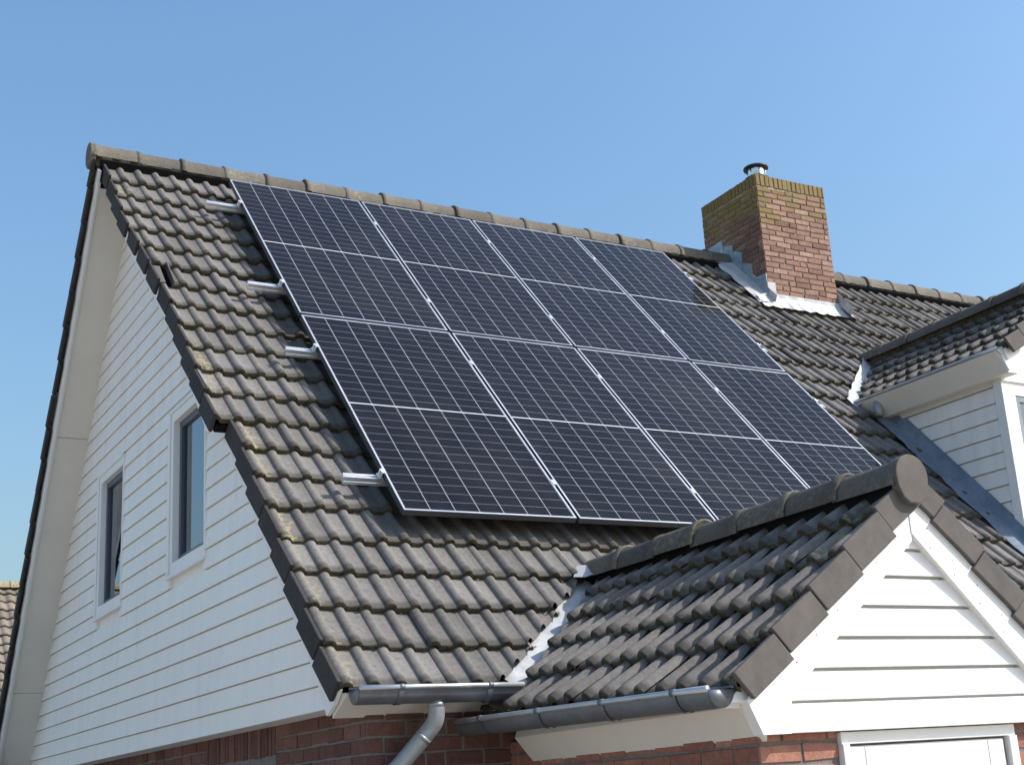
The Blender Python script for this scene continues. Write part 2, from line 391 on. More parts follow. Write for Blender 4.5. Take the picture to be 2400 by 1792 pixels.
# valley lines (plan): main roof z = ZR + y*T
T = math.tan(TH); ZR = HO/CT
def vy(z): return (z-ZR)/T
pv_top = Vector((PX, vy(PZ), PZ)); pl_b = Vector((PX-1.1, vy(PZ-1.1*TVL), 0)); pr_b = Vector((PX+1.3, vy(PZR-1.3*math.tan(PB)), 0))
def side(p, a, b): return (b.x-a.x)*(p.y-a.y)-(b.y-a.y)*(p.x-a.x)
def plan_n(a, b): d = Vector((b.x-a.x, b.y-a.y, 0)).normalized(); return Vector((-d.y, d.x, 0))
off = .06
nl = plan_n(pv_top, pl_b); nl = nl if nl.x < 0 else -nl           # points left/back
nr = plan_n(pv_top, pr_b); nr = nr if nr.x > 0 else -nr
la, lb = pv_top+nl*off, pl_b+nl*off; ra, rb = pv_top+nr*.03, pr_b+nr*.03
inw = lambda p: (p-la).dot(nl) < 0 and (p-ra).dot(nr) < 0 and p.y < pv_top.y+.2
clip_wedge(roof, (inw, lambda p: -.3 < p.x < 2.7 and p.y < -2.9), [(la, nl), (ra, nr)])
dv_top = Vector((DX, vy(DZ), DZ)); dl_b = Vector((DX-.86, vy(DZ-.86*math.tan(DA)), 0)); 
dn = plan_n(dv_top, dl_b); dn = dn if dn.x < 0 else -dn
da = dv_top+dn*.05
ind = lambda p: (p-da).dot(dn) < 0 and DX-.88 < p.x < DX+.3 and p.y > -1.6 and p.y < dv_top.y+.1 and abs(p.z-(ZR+p.y*T)) < .3
clip_wedge(roof, (ind, lambda p: 4.8 < p.x < 6.4 and -1.8 < p.y < -.7), [(da, dn)])
bk = MB()
BC = courses(-.02, .30, 21, first=0)
tiles(bk, back, BC, lambda k: (-1.0, XE), -.98, jit=.6, rolls=4)
build('back_slope_tiles', bk, [TILE, MOSS], roof, smooth=True)
ul = MB()
for a, b, e in ((-.40, .9, -.88), (.9, 1.95, -.80), (1.95, 3.5, -.765), (3.5, 5.76, -.665)): ul.slab(front, e, XE-.02, a, b, -.125, -.08)
ul.slab(front, -.79, -.66, 3.385, 3.49, -.135, -.085)
ul.slab(back, -.96, XE-.02, .02, 6.2, -.10, -.075)
build('roof_underlay', ul, FELT, roof)
vt = MB()
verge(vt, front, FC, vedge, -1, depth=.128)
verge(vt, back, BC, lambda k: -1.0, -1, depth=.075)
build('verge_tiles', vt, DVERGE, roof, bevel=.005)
# broken verge piece beside the gap
bt = MB()
bt.slab(front, -.835, -.79, .006+.2914*5+.02, .006+.2914*6-.02, -.05, -.032)
bt.slab(front, -.742, -.735, .006+.2914*5-.02, .006+.2914*6, -.06, -.004)
build('broken_tile', bt, VERGE, roof)
# ridge tiles of the main roof
def ridge_caps(mb, o, d, n, L, pts, lipscale=1.07, lipw=.035, lichen=.35, coll=None, sag=.004, zup=0., first=None):
    d = Vector(d); o = Vector(o); lat = Vector((d.y, -d.x, 0)) if abs(d.x) < .5 else Vector((0, -1, 0))
    for i in range(n):
        t = min(1, max(0, rng.gauss(.5, .25))); lc = lichen*rng.random()*1.6
        dz = rng.gauss(0, sag); dl = rng.gauss(0, sag); a0 = i*L
        rows = []
        secs = [(a0-.004, lipscale*.93), (a0, lipscale), (a0+lipw, lipscale*1.0), (a0+lipw+.008, 1.0), (a0+L*.55, .985), (a0+L+.03, .965)]
        if i == 0 and first: secs = [(a, min(sc, first)) for a, sc in secs]
        for a, sc in secs:
            zz_ = zup if sc > 1.02 else 0
            rows.append([o + d*a + lat*(x*sc+dl) + Vector((0, 0, z*sc+dz+zz_)) for x, z in pts])
        idx = mb.grid(rows, 0, (t, lc, .3))
        ins = [(x*.8, z*.8) for x, z in pts]
        fr = [mb.add(o+d*(a0-.004)+lat*(x*lipscale*.93+dl)+Vector((0, 0, z*lipscale*.93+dz)), (.2, lc, .9)) for x, z in pts]
        fi = [mb.add(o+d*(a0-.002)+lat*(x+dl)+Vector((0, 0, z+dz)), (.1, 0, 1)) for x, z in ins]
        for q in range(len(pts)-1): mb.f.append([fr[q], fr[q+1], fi[q+1], fi[q]]); mb.m.append(1)
def arch(w, z0, zt, n=12, p=.72):
    out = []
    for i in range(n+1):
        a = math.pi*i/n; c, s = math.cos(a), math.sin(a)
        out.append((w*math.copysign(abs(c)**p, c), z0+(zt-z0)*abs(s)**p))
    return out
rc = MB()
ridge_caps(rc, (-1.03, AY, AZ_), (1, 0, 0), 32, .362, arch(.112, -.092, .048, 12, .95), lipscale=1.06, zup=.010)
build('ridge_tiles', rc, [RIDGE, MOSS], roof, smooth=True)
rm = MB(); rm.box(-.99, XE-.05, AY-.085, AY+.07, AZ_-.16, AZ_-.03)
build('ridge_bedding', rm, MOSS, roof)
ec = MB()
pl = [(0, .082), (.06, .072), (.105, .035), (.128, -.03), (.122, -.095), (.085, -.16), (.03, -.20), (-.03, -.20), (-.085, -.16), (-.122, -.095), (-.128, -.03), (-.105, .035), (-.06, .072)]
ec.prism([(-1.047, AY-.03+y*.72, AZ_-.012+z*.78) for y, z in pl], (.05, 0, 0), 0, (.4, .6, .2))
build('ridge_end_plate', ec, RIDGE, roof, bevel=.01)
# barge boards and soffit
bb = MB()
for pts in ([(-.30, -.895), (1.0, -.868), (1.95, -.792), (3.38, -.79)], [(3.30, -.692), (5.78, -.692)]):
    rows = [[front(x, v, h) for (x, h) in ((e, -.10), (e, -.215), (e+.022, -.215), (e+.022, -.10))] for v, e in pts]
    ix = bb.grid(rows, 0, closed=True); bb.f.append(ix[0][::-1]); bb.f.append(ix[-1]); bb.m += [0, 0]
tip = [front(-.694, 5.60, -.10), front(-.694, 5.60, -.216), Vector((-.694, -3.655, -4.512)), Vector((-.694, -3.74, -4.47)), Vector((-.694, -3.82, -4.40)), front(-.694, 5.80, -.06)]
bb.prism(tip, (.022, 0, 0))
bb.slab(back, -.975, -.953, .10, 6.0, -.15, -.05)
bb.slab(back, -.953, -.938, .2, 6.0, -.128, -.08)          # moulding behind the rear barge
build('barge_board', bb, WHITE, roof, bevel=.003)
sf = MB()
for a, b in ((.25, 2.42), (2.425, 4.9), (4.905, 6.0)): sf.slab(back, -.945, -.5, a, b, -.115, -.092)
build('soffit_board', sf, CREAM, roof)
# ---- walls
def brickwork(mb, o, U, V, N, w, h, bl=.2, bh=.0605, j=.010, proud=.006, holes=(), lich=None, soldier=0, phase=0., clip=None, dark=0.):
    o, U, V, N = map(Vector, (o, U, V, N)); z = 0.; r = 0
    def put(a, b, c, d, wob=.002):
        if b-a < .012: return
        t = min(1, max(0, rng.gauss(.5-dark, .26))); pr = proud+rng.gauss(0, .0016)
        g = lich(c) if lich else 0
        q = [rng.gauss(0, wob) for _ in range(4)]
        P = [o+U*(a+q[0])+V*(c+q[2]), o+U*(b+q[1])+V*(c+q[3]), o+U*(b+q[1])+V*(d+q[2]), o+U*(a+q[0])+V*(d+q[3])]
        e = .003
        F = [p+N*pr for p in (P[0]+(U+V)*e, P[1]+(V-U)*e, P[2]-(U+V)*e, P[3]+(U-V)*e)]
        G = [p+N*(pr-e*1.2) for p in P]; B = [p-N*.004 for p in P]
        i = [mb.add(p, (t, g, 0)) for p in B+G+F]
        for s in (0, 4):
            for k in range(4): mb.f.append([i[s+k], i[s+(k+1) % 4], i[s+4+(k+1) % 4], i[s+4+k]]); mb.m.append(0)
        mb.f.append(i[8:12]); mb.m.append(0)
    top = h-soldier
    while z < top-.02:
        z1 = min(z+bh-j, top-j); u = -((phase+(r % 2)*.5+(.04*(r % 3)))*bl)
        while u < w:
            L = bl if rng.random() > .12 else bl*.5
            a, b = max(0, u), min(w, u+L-j)
            if b > a:
                segs = [(a, b)]
                for (ha, hb, hc, hd) in holes:
                    if z1 > hc and z < hd:
                        segs = [s for x, y in segs for s in ((x, min(y, ha)), (max(x, hb), y)) if s[1]-s[0] > .015]
                for x, y in segs:
                    if clip is None or clip((x+y)/2, z): put(x, y, z, z1)
            u += L
        z += bh; r += 1
    if soldier:
        u = 0
        while u < w-.01:
            put(u, min(w, u+bh-j+rng.gauss(0, .003)), top, h); u += bh
GX, FY, ZB = -.5, -3.68, -6.45
wl = MB()
# mortar body: gable pentagon extruded along the house
ga = [(GX, FY, ZB), (GX, 3.9, ZB), (GX, 3.9, -4.9), (GX, .42, -.08), (GX, .36, -.10), (GX, FY, -4.33)]
wl.prism(ga, (XE-.5-GX, 0, 0), 1)
lint = (1.27, 2.56)                                         # from the rear end, along +(-y)
gz = -4.455
def cl_g(u, z): return True
u_of = lambda y: 3.9-y
brickwork(wl, (GX, 3.9, ZB), (0, -1, 0), (0, 0, 1), (-1, 0, 0), 3.9-FY, -4.45-ZB, .215, .0765, .012,
          holes=[(u_of(-1.126), u_of(-2.416), -4.64-ZB-1.25, 3)], dark=.05)
brickwork(wl, (GX, FY, ZB), (1, 0, 0), (0, 0, 1), (0, -1, 0), 9.0, -4.40-ZB, .215, .0765, .012, dark=.1)
# upright lintel course over the lower window
for k in range(22):
    y = -1.13-k*.0585
    t = min(1, max(0, rng.gauss(.35, .2))); q = rng.gauss(0, .002)
    wl.box(GX-.008+q, GX+.01, y-.050, y, -4.632+rng.gauss(0, .002), -4.45, 0, (t, 0, 0))
wall = build('brick_wall', wl, [WBRICK, WMORTAR], house)
# ---- cladding on the gable
XW = -.668
WIN = [(1.25, .43, -3.40, -2.235), (-.83, -1.66, -3.405, -2.262)]      # y left, y right, z bottom, z top
def ylim(z):
    yb = AY + (AZ_-z)/math.tan(TB) - .175/SB
    yf = (z-ZR)/T + .19/ST
    return yf, yb
cd = MB()
zk = [-4.4773] + [-4.3562+.1255*k for k in range(0, 36)]
for z0, z1 in zip(zk, zk[1:]):
    if ylim(z1)[1]-ylim(z1)[0] < .06: break
    fa, ba = ylim(z0); fb, bb_ = ylim(z1); segs = [(0., 1.)]
    zc = (z0+z1)/2
    ivs = [(ba, fa)]
    for (yl, yr, wb, wt) in WIN:
        if wb+.02 < z1-.02 and wt-.02 > z0+.02:
            ivs = [s for a, b in ivs for s in ((a, max(b, yl-.03)) if a > yl else (a, b), (min(a, yr+.03), b) if b < yr else (a, a))]
            ivs = [s for s in ivs if s[0]-s[1] > .02]
    def yy(y, z, fr=(fa, ba)):                               # keep slanted ends
        return y
    for a, b in ivs:
        A0, B0 = a, b
        A1 = bb_ if a == ba else a
        B1 = fb if b == fa else b
        o0, o1 = -.016, -.004                                # bottom edge proud, top edge tucked in
        w = rng.gauss(0, .0008); gr = .0065
        P = [(XW+.02, A0, z0), (XW+o0+w, A0, z0), (XW+o0+w, B0, z0), (XW+.02, B0, z0)]
        Q = [(XW+.02, A1, z1-gr), (XW+o1+w, A1, z1-gr), (XW+o1+w, B1, z1-gr), (XW+.02, B1, z1-gr)]
        cd.hexa([P[0], P[3], P[2], P[1], Q[0], Q[3], Q[2], Q[1]])
# backing sheet
cd_b = [(XW+.021, ylim(-4.47)[1], -4.47), (XW+.021, ylim(-.35)[1], -.35), (XW+.021, ylim(-.35)[0], -.35), (XW+.021, ylim(-4.47)[0], -4.47)]
def strip(ya, yb, za, zb):
    cd.poly([(XW+.014, ya, za), (XW+.014, yb, za), (XW+.014, yb, zb), (XW+.014, ya, zb)])
zs = sorted({-4.47, *[w[2]+.03 for w in WIN], *[w[3]-.03 for w in WIN], -.3})
for za, zb in zip(zs, zs[1:]):
    (fa, ba), (fb, b2) = ylim(za), ylim(zb)
    cuts = [(w[0]-.03, w[1]+.03) for w in WIN if w[2] < (za+zb)/2 < w[3]]
    e0, e1 = ba, b2
    for yl, yr in sorted(cuts, reverse=True):
        cd.poly([(XW+.014, e0, za), (XW+.014, yl, za), (XW+.014, yl, zb), (XW+.014, e1, zb)]); e0 = e1 = yr
    cd.poly([(XW+.014, e0, za), (XW+.014, fa, za), (XW+.014, fb, zb), (XW+.014, e1, zb)])
cd.box(XW, GX+.01, FY+.02, ylim(-4.47)[1], -4.476, -4.462)            # underside closing board
build('gable_cladding', cd, CLAD, house)
# ---- windows in the gable
def gable_window(yl, yr, zb, zt):
    x0, x1 = XW-.019, XW+.05; cl, cr, ct, cb = .105, .022, .085, .11
    m = MB()
    m.box(x0, x1, yl-cl, yl, zb, zt); m.box(x0, x1, yr, yr+cr, zb, zt)
    m.box(x0, x1, yr+cr, yl-cl, zt-ct, zt); m.box(x0, x1, yr+cr, yl-cl, zb, zb+cb*.8)
    m.box(x0-.010, x0, yl-.05, yl+.004, zb+.02, zt+.004)
    m.box(x0-.012, x0, yr+.0, yl-.05, zt-.022, zt+.004)
    w = build('window', m, WHITE, house, bevel=.003)
    a, b, c, d = yr+cr, yl-cl, zb+cb*.8, zt-ct
    s = MB(); xs0, xs1 = XW+.026, XW+.062; t = .045
    s.box(xs0, xs1, b-t, b, c, d); s.box(xs0, xs1, a, a+t, c, d); s.box(xs0, xs1, a+t, b-t, d-t, d); s.box(xs0, xs1, a+t, b-t, c, c+t)
    build('sash', s, SASH, w, bevel=.002)
    p = MB(); p.box(XW+.046, XW+.052, a+t, b-t, c+t, d-t); build('pane', p, GLASS, w)
    l = MB(); l.box(x0-.012, x1, yr-.005, yl+.02, zb-.012, zb+.008)
    build('sill', l, WHITE, w, bevel=.003)
    q = MB(); n = 70; ya, yb = b-t*.3, (a+(b-a)*.62 if yl < 0 else a)
    xs = [XW+.085+.010*math.sin(i*1.15)+.005*math.sin(i*2.7) for i in range(n+1)]
    q.grid([[(xs[i], ya+(yb-ya)*i/n, z) for i in range(n+1)] for z in (c, d)])
    build('curtain', q, CURT, w, smooth=True)
    if yl < 0:
        q2 = MB(); q2.box(XW+.10, XW+.104, a, b-.1, c, d); build('blind', q2, BLIND, w)
    bl = MB(); bl.box(XW+.125, XW+.135, a-.05, b+.05, c-.03, d+.03); bl.box(XW+.064, XW+.125, b, b+.01, c, d); bl.box(XW+.064, XW+.125, a-.01, a, c, d)
    bl.box(XW+.064, XW+.125, a, b, d, d+.01); bl.box(XW+.064, XW+.125, a, b, c-.01, c)
    build('dark_room', bl, DARK, w)
for q in WIN: gable_window(*q)
lw = MB(); lw.box(GX+.012, GX+.06, -2.40, -1.14, -4.72, -4.637); lw.box(GX+.012, GX+.06, -2.40, -2.33, -5.85, -4.72); lw.box(GX+.012, GX+.06, -1.21, -1.14, -5.85, -4.72); lw.box(GX+.012, GX+.06, -2.33, -1.21, -5.92, -5.85)
wo = build('window', lw, CREAM, house, bevel=.003)
lp = MB(); lp.box(GX+.03, GX+.036, -2.33, -1.21, -5.85, -4.72); build('pane', lp, GLASS, wo)
ls_ = MB(); ls_.box(GX-.045, GX+.06, -2.44, -1.10, -5.96, -5.92); build('sill', ls_, CREAM, wo, bevel=.003)
# ---- eaves, gutter, downpipe
ev = MB()
ev.hexa([(-.668, -3.83, -4.44), (XE-.4, -3.83, -4.44), (XE-.4, -3.665, -4.525), (-.668, -3.665, -4.525),
         (-.668, -3.83, -4.42), (XE-.4, -3.83, -4.42), (XE-.4, -3.665, -4.40), (-.668, -3.665, -4.40)])
build('eaves_board', ev, CREAM, house, bevel=.003)
def gutter(a, b, out, r, zc, deep=1.12):
    """half-round gutter from a to b (points on its axis), out = outward unit vector"""
    a, b, out = Vector(a), Vector(b), Vector(out); ax = (b-a).normalized(); m = MB(); n = 14; th = .005
    def sec(p, rr):
        return [p + out*(rr*math.cos(math.pi*i/n)) + Vector((0, 0, -rr*deep*math.sin(math.pi*i/n))) for i in range(n+1)]
    L = (b-a).length; ks = max(2, int(L/.25))
    ps = [a+ax*(L*i/ks) for i in range(ks+1)]
    m.grid([sec(p, r) for p in ps]); m.grid([sec(p, r-th)[::-1] for p in ps])
    m.tube([p+out*(r+.002)+Vector((0, 0, .004)) for p in ps], .0125, 12, 1)
    m.tube([p-out*(r-.002)+Vector((0, 0, .010)) for p in ps], .006, 8)
    for p, s in ((a, 1), (b, -1)):
        q = sec(p, r); m.prism(q if s > 0 else q[::-1], ax*s*.004)
    return m
def bracket(p, out, ax, r, w=.026, zc=0, deep=1.12):
    p, out, ax = Vector(p), Vector(out), Vector(ax); m = MB(); n = 14; r0 = r+.0045
    rows = []
    for rr in (r+.0005, r0):
        pass
    for d in (-w/2, w/2):
        rows.append([p+ax*d + out*(r0*math.cos(math.pi*i/n)) + Vector((0, 0, -r0*deep*math.sin(math.pi*i/n))) for i in range(n+1)])
    m.grid(rows)
    m.tube([p+ax*(-w/2)+out*(r+.002)+Vector((0, 0, .005)), p+ax*(w/2)+out*(r+.002)+Vector((0, 0, .005))], .0138, 12)
    return m
GZ = -4.413
gm = gutter((-.655, -3.905, GZ), (.215, -3.905, GZ), (0, -1, 0), .062, 0)
gu = build('gutter', gm, [ZINC, ZRIM], house, smooth=True); recalc(gu)
for x in (-.44, .03):
    build('gutter_bracket', bracket((x, -3.905, GZ), (0, -1, 0), (1, 0, 0), .062), ZINC, gu, smooth=True)
dp = MB()
path = [(-0.23, -3.895, -4.46), (-0.23, -3.893, -4.52), (-0.233, -3.885, -4.56), (-0.25, -3.868, -4.595), (-0.285, -3.845, -4.64), (-0.37, -3.79, -4.745), (-0.415, -3.762, -4.8), (-0.43, -3.75, -4.85), (-0.433, -3.745, -4.95), (-0.433, -3.745, -6.44)]
def smooth_path(p, n=6):
    p = [Vector(q) for q in p]; out = []
    for i in range(len(p)-1):
        a, b, c, d = p[max(0, i-1)], p[i], p[i+1], p[min(len(p)-1, i+2)]
        for k in range(n):
            t = k/n; out.append(.5*((2*b)+(c-a)*t+(2*a-5*b+4*c-d)*t*t+(3*b-a-3*c+d)*t**3))
    return out+[p[-1]]
sp = smooth_path(path)
dp.tube(sp, .041, 24)
dp.tube([sp[2], sp[4]], .0417, 24); 
i0 = 24; dp.tube([sp[i0-1], sp[i0]+(sp[i0]-sp[i0-1])*.2], .0417, 24)
build('downpipe', dp, ZINCP, house, smooth=True)

# ================================================================== PORCH
PF = -5.70                                                   # gable board plane
pb_ = MB()
zlow = -4.764
# brick body
pb_.box(.285, 2.06, PF+.045, FY-.0, ZB, -4.70, 1)
brickwork(pb_, (.285, FY, ZB), (0, -1, 0), (0, 0, 1), (-1, 0, 0), FY-(PF+.045), -4.66-ZB, .215, .072, .012, dark=.1)
brickwork(pb_, (.279, PF+.045, ZB), (1, 0, 0), (0, 0, 1), (0, -1, 0), 1.787, -4.745-ZB, .235, .079, .014, holes=[(.678-.279, 1.683-.279, -1, 3)])
porch = build('porch', pb_, [PBRICK, WMORTAR], house)
PLC = [(max(.0, k*.2715-.035), (k+1)*.2715) for k in range(5)]
PRC = [(max(.09, k*.29-.035), (k+1)*.29) for k in range(5)]
UV = -5.732
def lich_p(k, u):
    q = (math.sin(k*7.13+round(u/.14)*3.7)*43758.5453) % 1
    return .75*q if u < UV+.2 else (.6*q if q > .8 else 0)
RH, RW, NOSE = .034, .0325, .043
pt = MB()
def pl_rng(k): return (UV, -2.9)
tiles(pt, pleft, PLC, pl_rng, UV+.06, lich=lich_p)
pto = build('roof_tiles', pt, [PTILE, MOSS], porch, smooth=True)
vl = pv_top-nl*.0; nlv = nl
clip_wedge(pto, (lambda p: ((p-(pv_top-nl*.03)).dot(nl) > 0 and p.z > -4.415) or (p.y > -3.64 and p.z < -4.3), lambda p: True), [(pv_top-nl*.03, nl), ((0, 0, -4.415), (0, 0, 1)), ((0, -3.64, 0), (0, 1, 0))])
pt2 = MB()
tiles(pt2, pright, PRC, lambda k: (UV, -2.9), UV+.06, lich=lich_p)
pto2 = build('roof_tiles', pt2, [PTILE, MOSS], porch, smooth=True)
clip_wedge(pto2, (lambda p: (p-(pv_top-nr*.0)).dot(nr) > 0, lambda p: True), [(pv_top, nr)])
pu = MB(); pu.slab(pleft, UV+.02, -4.0, .0, 1.33, -.1, -.07); pu.slab(pright, UV+.02, -4.0, .0, 1.35, -.1, -.07)
pu.hexa([pleft(-4.0, .0, -.1), pleft(-4.0, 1.0, -.1), pleft(-4.0, 1.0, -.12), pleft(-4.0, 0, -.12), pleft(-3.35, .0, -.1), pleft(-3.75, 1.0, -.1), pleft(-3.75, 1.0, -.12), pleft(-3.35, 0, -.12)])
build('roof_underlay', pu, FELT, porch)
pv = MB()
pv.slab(pleft, UV+.002, UV+.012, .0, 1.34, -.135, -.04, 1); pv.slab(pright, UV+.002, UV+.012, .0, 1.35, -.135, -.04, 1)
def vergey(mb, fn, cs, u, depth=.13, th=.026):
    verge(mb, fn, cs, lambda k: u, -1, depth, th, lich=.12, LAP=.039, STEP=.024)
vergey(pv, pleft, PLC, UV); vergey(pv, pright, PRC, UV, depth=.112)
build('verge_tiles', pv, [PVERGE, FELT], porch, bevel=.006)
pr_ = MB()
ridge_caps(pr_, (PX, -5.765, PZ-.052), (0, 1, 0), 7, .363, arch(.100, -.012, .112, 14, 1.0), lipscale=1.1, lipw=.05, lichen=.6, first=1.07)
build('ridge_tiles', pr_, [RIDGE, MOSS], porch, smooth=True)
rb = MB(); rb.box(PX-.05, PX+.062, -5.70, -3.22, PZ-.14, PZ-.03); build('ridge_bedding', rb, FELT, porch)  # bedding coloured near-black, painting in the shade under the ridge caps
dsc = MB()
cz = -3.714
dp_ = [(.094*math.cos(R(a)), cz+.094*math.sin(R(a))) for a in range(-10, 191, 12)] + [(-.086, -3.770), (-.064, -3.812), (-.03, -3.836), (.025, -3.838), (.058, -3.818), (.086, -3.770)]
dsc.prism([(PX+x, -5.788, z) for x, z in dp_], (0, .045, 0), 0, (.3, .35, .2))
build('ridge_end_plate', dsc, PVERGE, porch, bevel=.005)
# gable boards
def plz(x): return PZ - (PX-x)*math.tan(PA) if x < PX else PZ-(x-PX)*math.tan(PB)
def pxl(z, d): return PX-(PZ-d-z)/math.tan(PA)
def pxr(z, d): return PX+(PZ-d-z)/math.tan(PB)
gb = MB()
zz = [-4.642, -4.517, -4.392, -4.264, -4.138, -4.02, -3.90, -3.84]
for z0, z1 in zip(zz, zz[1:]):
    gr = .012
    o0, o1 = -.012, 0.
    a0, a1, b0, b1 = pxl(z0, .09), pxl(z1, .09), pxr(z0, .09), pxr(z1, .09)
    yb = PF+.03
    gb.hexa([(a0, yb, z0), (b0, yb, z0), (b0, PF+o0, z0), (a0, PF+o0, z0), (a1, yb, z1-gr), (b1, yb, z1-gr), (b1, PF+o1, z1-gr), (a1, PF+o1, z1-gr)])
gb.prism([(pxl(-4.642, .07), PF+.022, -4.66), (PX, PF+.022, -3.80), (pxr(-4.642, .07), PF+.022, -4.66)], (0, .02, 0))
gb.box(.25, 2.10, PF-.014, PF+.03, zlow, -4.654)
build('gable_boards', gb, WHITE, porch, bevel=.0025)
rk = MB()
def rake(sx, D0, D1, xe, y0, y1):
    f = pxl if sx < 0 else pxr
    top = PZ-D0; bot = PZ-D1
    ze = PZ-D0-abs(xe-PX)*math.tan(PA if sx < 0 else PB)
    ze2 = PZ-D1-abs(xe-PX)*math.tan(PA if sx < 0 else PB)
    return top, bot, ze, ze2
tl_ = math.tan(PA); tr_ = math.tan(PB)
def zl(x, d): return PZ-d-(PX-x)*tl_
def zr(x, d): return PZR-d-(x-PX)*tr_
rk.prism([(PX, PF-.032, zl(PX, .08)), (PX, PF-.032, zl(PX, .30)), (.405, PF-.032, zl(.405, .325)), (.385, PF-.032, zlow-.002), (.248, PF-.032, zlow-.002), (.185, PF-.032, zl(.185, .15))], (0, .06, 0))
rk.prism([(PX+.002, PF-.036, zr(PX, .16)), (2.16, PF-.036, zr(2.16, .15)), (2.10, PF-.036, zlow-.002), (1.95, PF-.036, zlow-.002), (1.94, PF-.036, zr(1.94, .36)), (PX+.002, PF-.036, zr(PX, .345))], (0, .06, 0))
for k in range(7):
    for q in (.20, .275):
        x = PX-.10-k*.125; z = zl(x, q+.02+rng.gauss(0, .004))
        if x > .42 and q < .25 and rng.random() < .6: rk.tube([(x+rng.gauss(0, .006), PF-.0335, z), (x, PF-.030, z)], .0028, 8, 1)
        x = PX+.10+k*.125; z = zr(x, q+.03+rng.gauss(0, .004))
        rk.tube([(x+rng.gauss(0, .006), PF-.0375, z), (x, PF-.034, z)], .0028, 8, 1)
build('barge_board', rk, [WHITE, NAIL], porch)
pe = MB()
pe.hexa([(.185, -5.69, -4.66), (.295, -5.69, -4.79), (.295, -3.9, -4.79), (.185, -3.9, -4.66), (.21, -5.69, -4.60), (.32, -5.69, -4.68), (.32, -3.9, -4.68), (.21, -3.9, -4.60)])
pe.v[-8] = Vector((.19, -5.69, -4.655))
build('eaves_board', pe, CREAM, porch, bevel=.003)
PGZ = -4.592
pg = gutter((.078, -5.715, PGZ), (.030, -3.63, PGZ+.028), (-1, 0, 0), .062, 0)
pgo = build('gutter', pg, [ZINC, ZRIM], porch, smooth=True); recalc(pgo)
for y in (-5.50, -5.0, -4.48, -3.95):
    build('gutter_bracket', bracket((.078-(y+5.715)*.023, y, PGZ+(y+5.715)*.0134), (-1, 0, 0), (0, 1, 0), .062), ZINC, porch, smooth=True)
# valley lead
def valley(name, a, bdir, w0, w1, par, mt, wob=.012, lift=.012, n=18):
    m = MB(); rows = []
    return m
vm = MB()
rows = []
for i in range(25):
    t = i/24; x = PX-.02-t*.86; z = PZ-.02-(PX-x)*TVL
    c = Vector((x, vy(z), z)); l = .115
    a = c+nl*l; a.z = ZR+a.y*T-.115
    m_ = c+nl*(.045+.004*math.sin(i*1.7)); m_.z = ZR+m_.y*T-.092+.004*math.sin(i*2.3)
    b = c-nl*.10; b.z = PZ-(PX-b.x)*TVL-.075
    rows.append([a, m_, Vector((c.x, c.y, c.z-.085)), b])
vm.grid(rows)
# ragged edge dressed up at the top end
build('valley_flashing', vm, LEAD, porch, smooth=True)
vt_ = MB()
tp = Vector((PX-.10, vy(PZ)-.03, PZ-.05))
vt_.grid([[tp+Vector((-.085, -.005, -.012)), tp+Vector((-.04, -.06, -.02)), tp+Vector((.02, -.09, .0))], [tp+Vector((-.05, .03, .03)), tp+Vector((-.01, -.02, .025)), tp+Vector((.04, -.05, .03))], [tp+Vector((-.01, .07, .07)), tp+Vector((.03, .02, .065)), tp+Vector((.06, -.02, .06))]])
build('ridge_flashing', vt_, LEAD, porch, smooth=True)
# door
fr = MB()
fr.box(.68, 1.68, PF+.02, PF+.075, -4.815, zlow-.004)
fr.box(.68, .716, PF+.012, PF+.075, ZB+.02, -4.815); fr.box(1.632, 1.68, PF+.012, PF+.075, ZB+.02, -4.815)
door = build('door', fr, WHITE, house, bevel=.003)
df = MB(); df.box(.720, 1.612, PF+.032, PF+.07, ZB+.03, -4.824); build('door_leaf', df, WHITE, door, bevel=.003)
JT = plain('grey_joint', (.4, .4, .4))
for x in (.81, 1.515):
    dpn = MB(); dpn.box(x, x+.002, PF+.030, PF+.033, -6.1, -4.83); build('door_joint', dpn, JT, door)
dh = MB(); dh.tube([(1.59, PF+.03, -5.5), (1.59, PF-.02, -5.5), (1.50, PF-.02, -5.5)], .009, 10); build('handle', dh, STEEL, door, smooth=True)

# ================================================================== DORMER
CX, DF = 5.30, -2.90
dm = MB()
# body
body = [(CX+.02, DF+.02, -3.9), (CX+.02, DF+.02, -1.95), (DX, DF+.02, -1.42), (2*DX-CX-.02, DF+.02, -1.95), (2*DX-CX-.02, DF+.02, -3.9)]
dm.prism(body, (0, 2.2, 0))
for k in range(13):
    z1 = -2.085-.131*k; z0 = z1-.131
    ybk = vy(z1)+.1
    dm.hexa([(CX+.025, DF+.06, z0), (CX-.013, DF+.06, z0), (CX-.013, ybk, z0), (CX+.025, ybk, z0), (CX+.025, DF+.06, z1-.009), (CX-.002, DF+.06, z1-.009), (CX-.002, ybk, z1-.009), (CX+.025, ybk, z1-.009)])
dormer = build('dormer', dm, CLAD, house); recalc(dormer)
cp = MB(); cp.box(CX-.018, CX+.125, DF-.03, DF+.055, -3.9, -2.045); cp.box(2*DX-CX-.125, 2*DX-CX+.018, DF-.03, DF+.055, -3.9, -2.045)
cp.box(CX+.125, 2*DX-CX-.125, DF-.028, DF+.03, -2.17, -2.045)
cp.box(CX-.02, 2*DX-CX+.02, DF-.045, DF+.03, -2.066, -2.042)
build('corner_board', cp, WHITE, dormer, bevel=.003)
tb = MB(); tb.box(CX-.02, CX+.03, DF+.06, -1.5, -2.085, -2.02); build('frieze_board', tb, CREAM, dormer)
wf = MB()
a, b, c, d = CX+.125, 2*DX-CX-.125, -3.55, -2.17
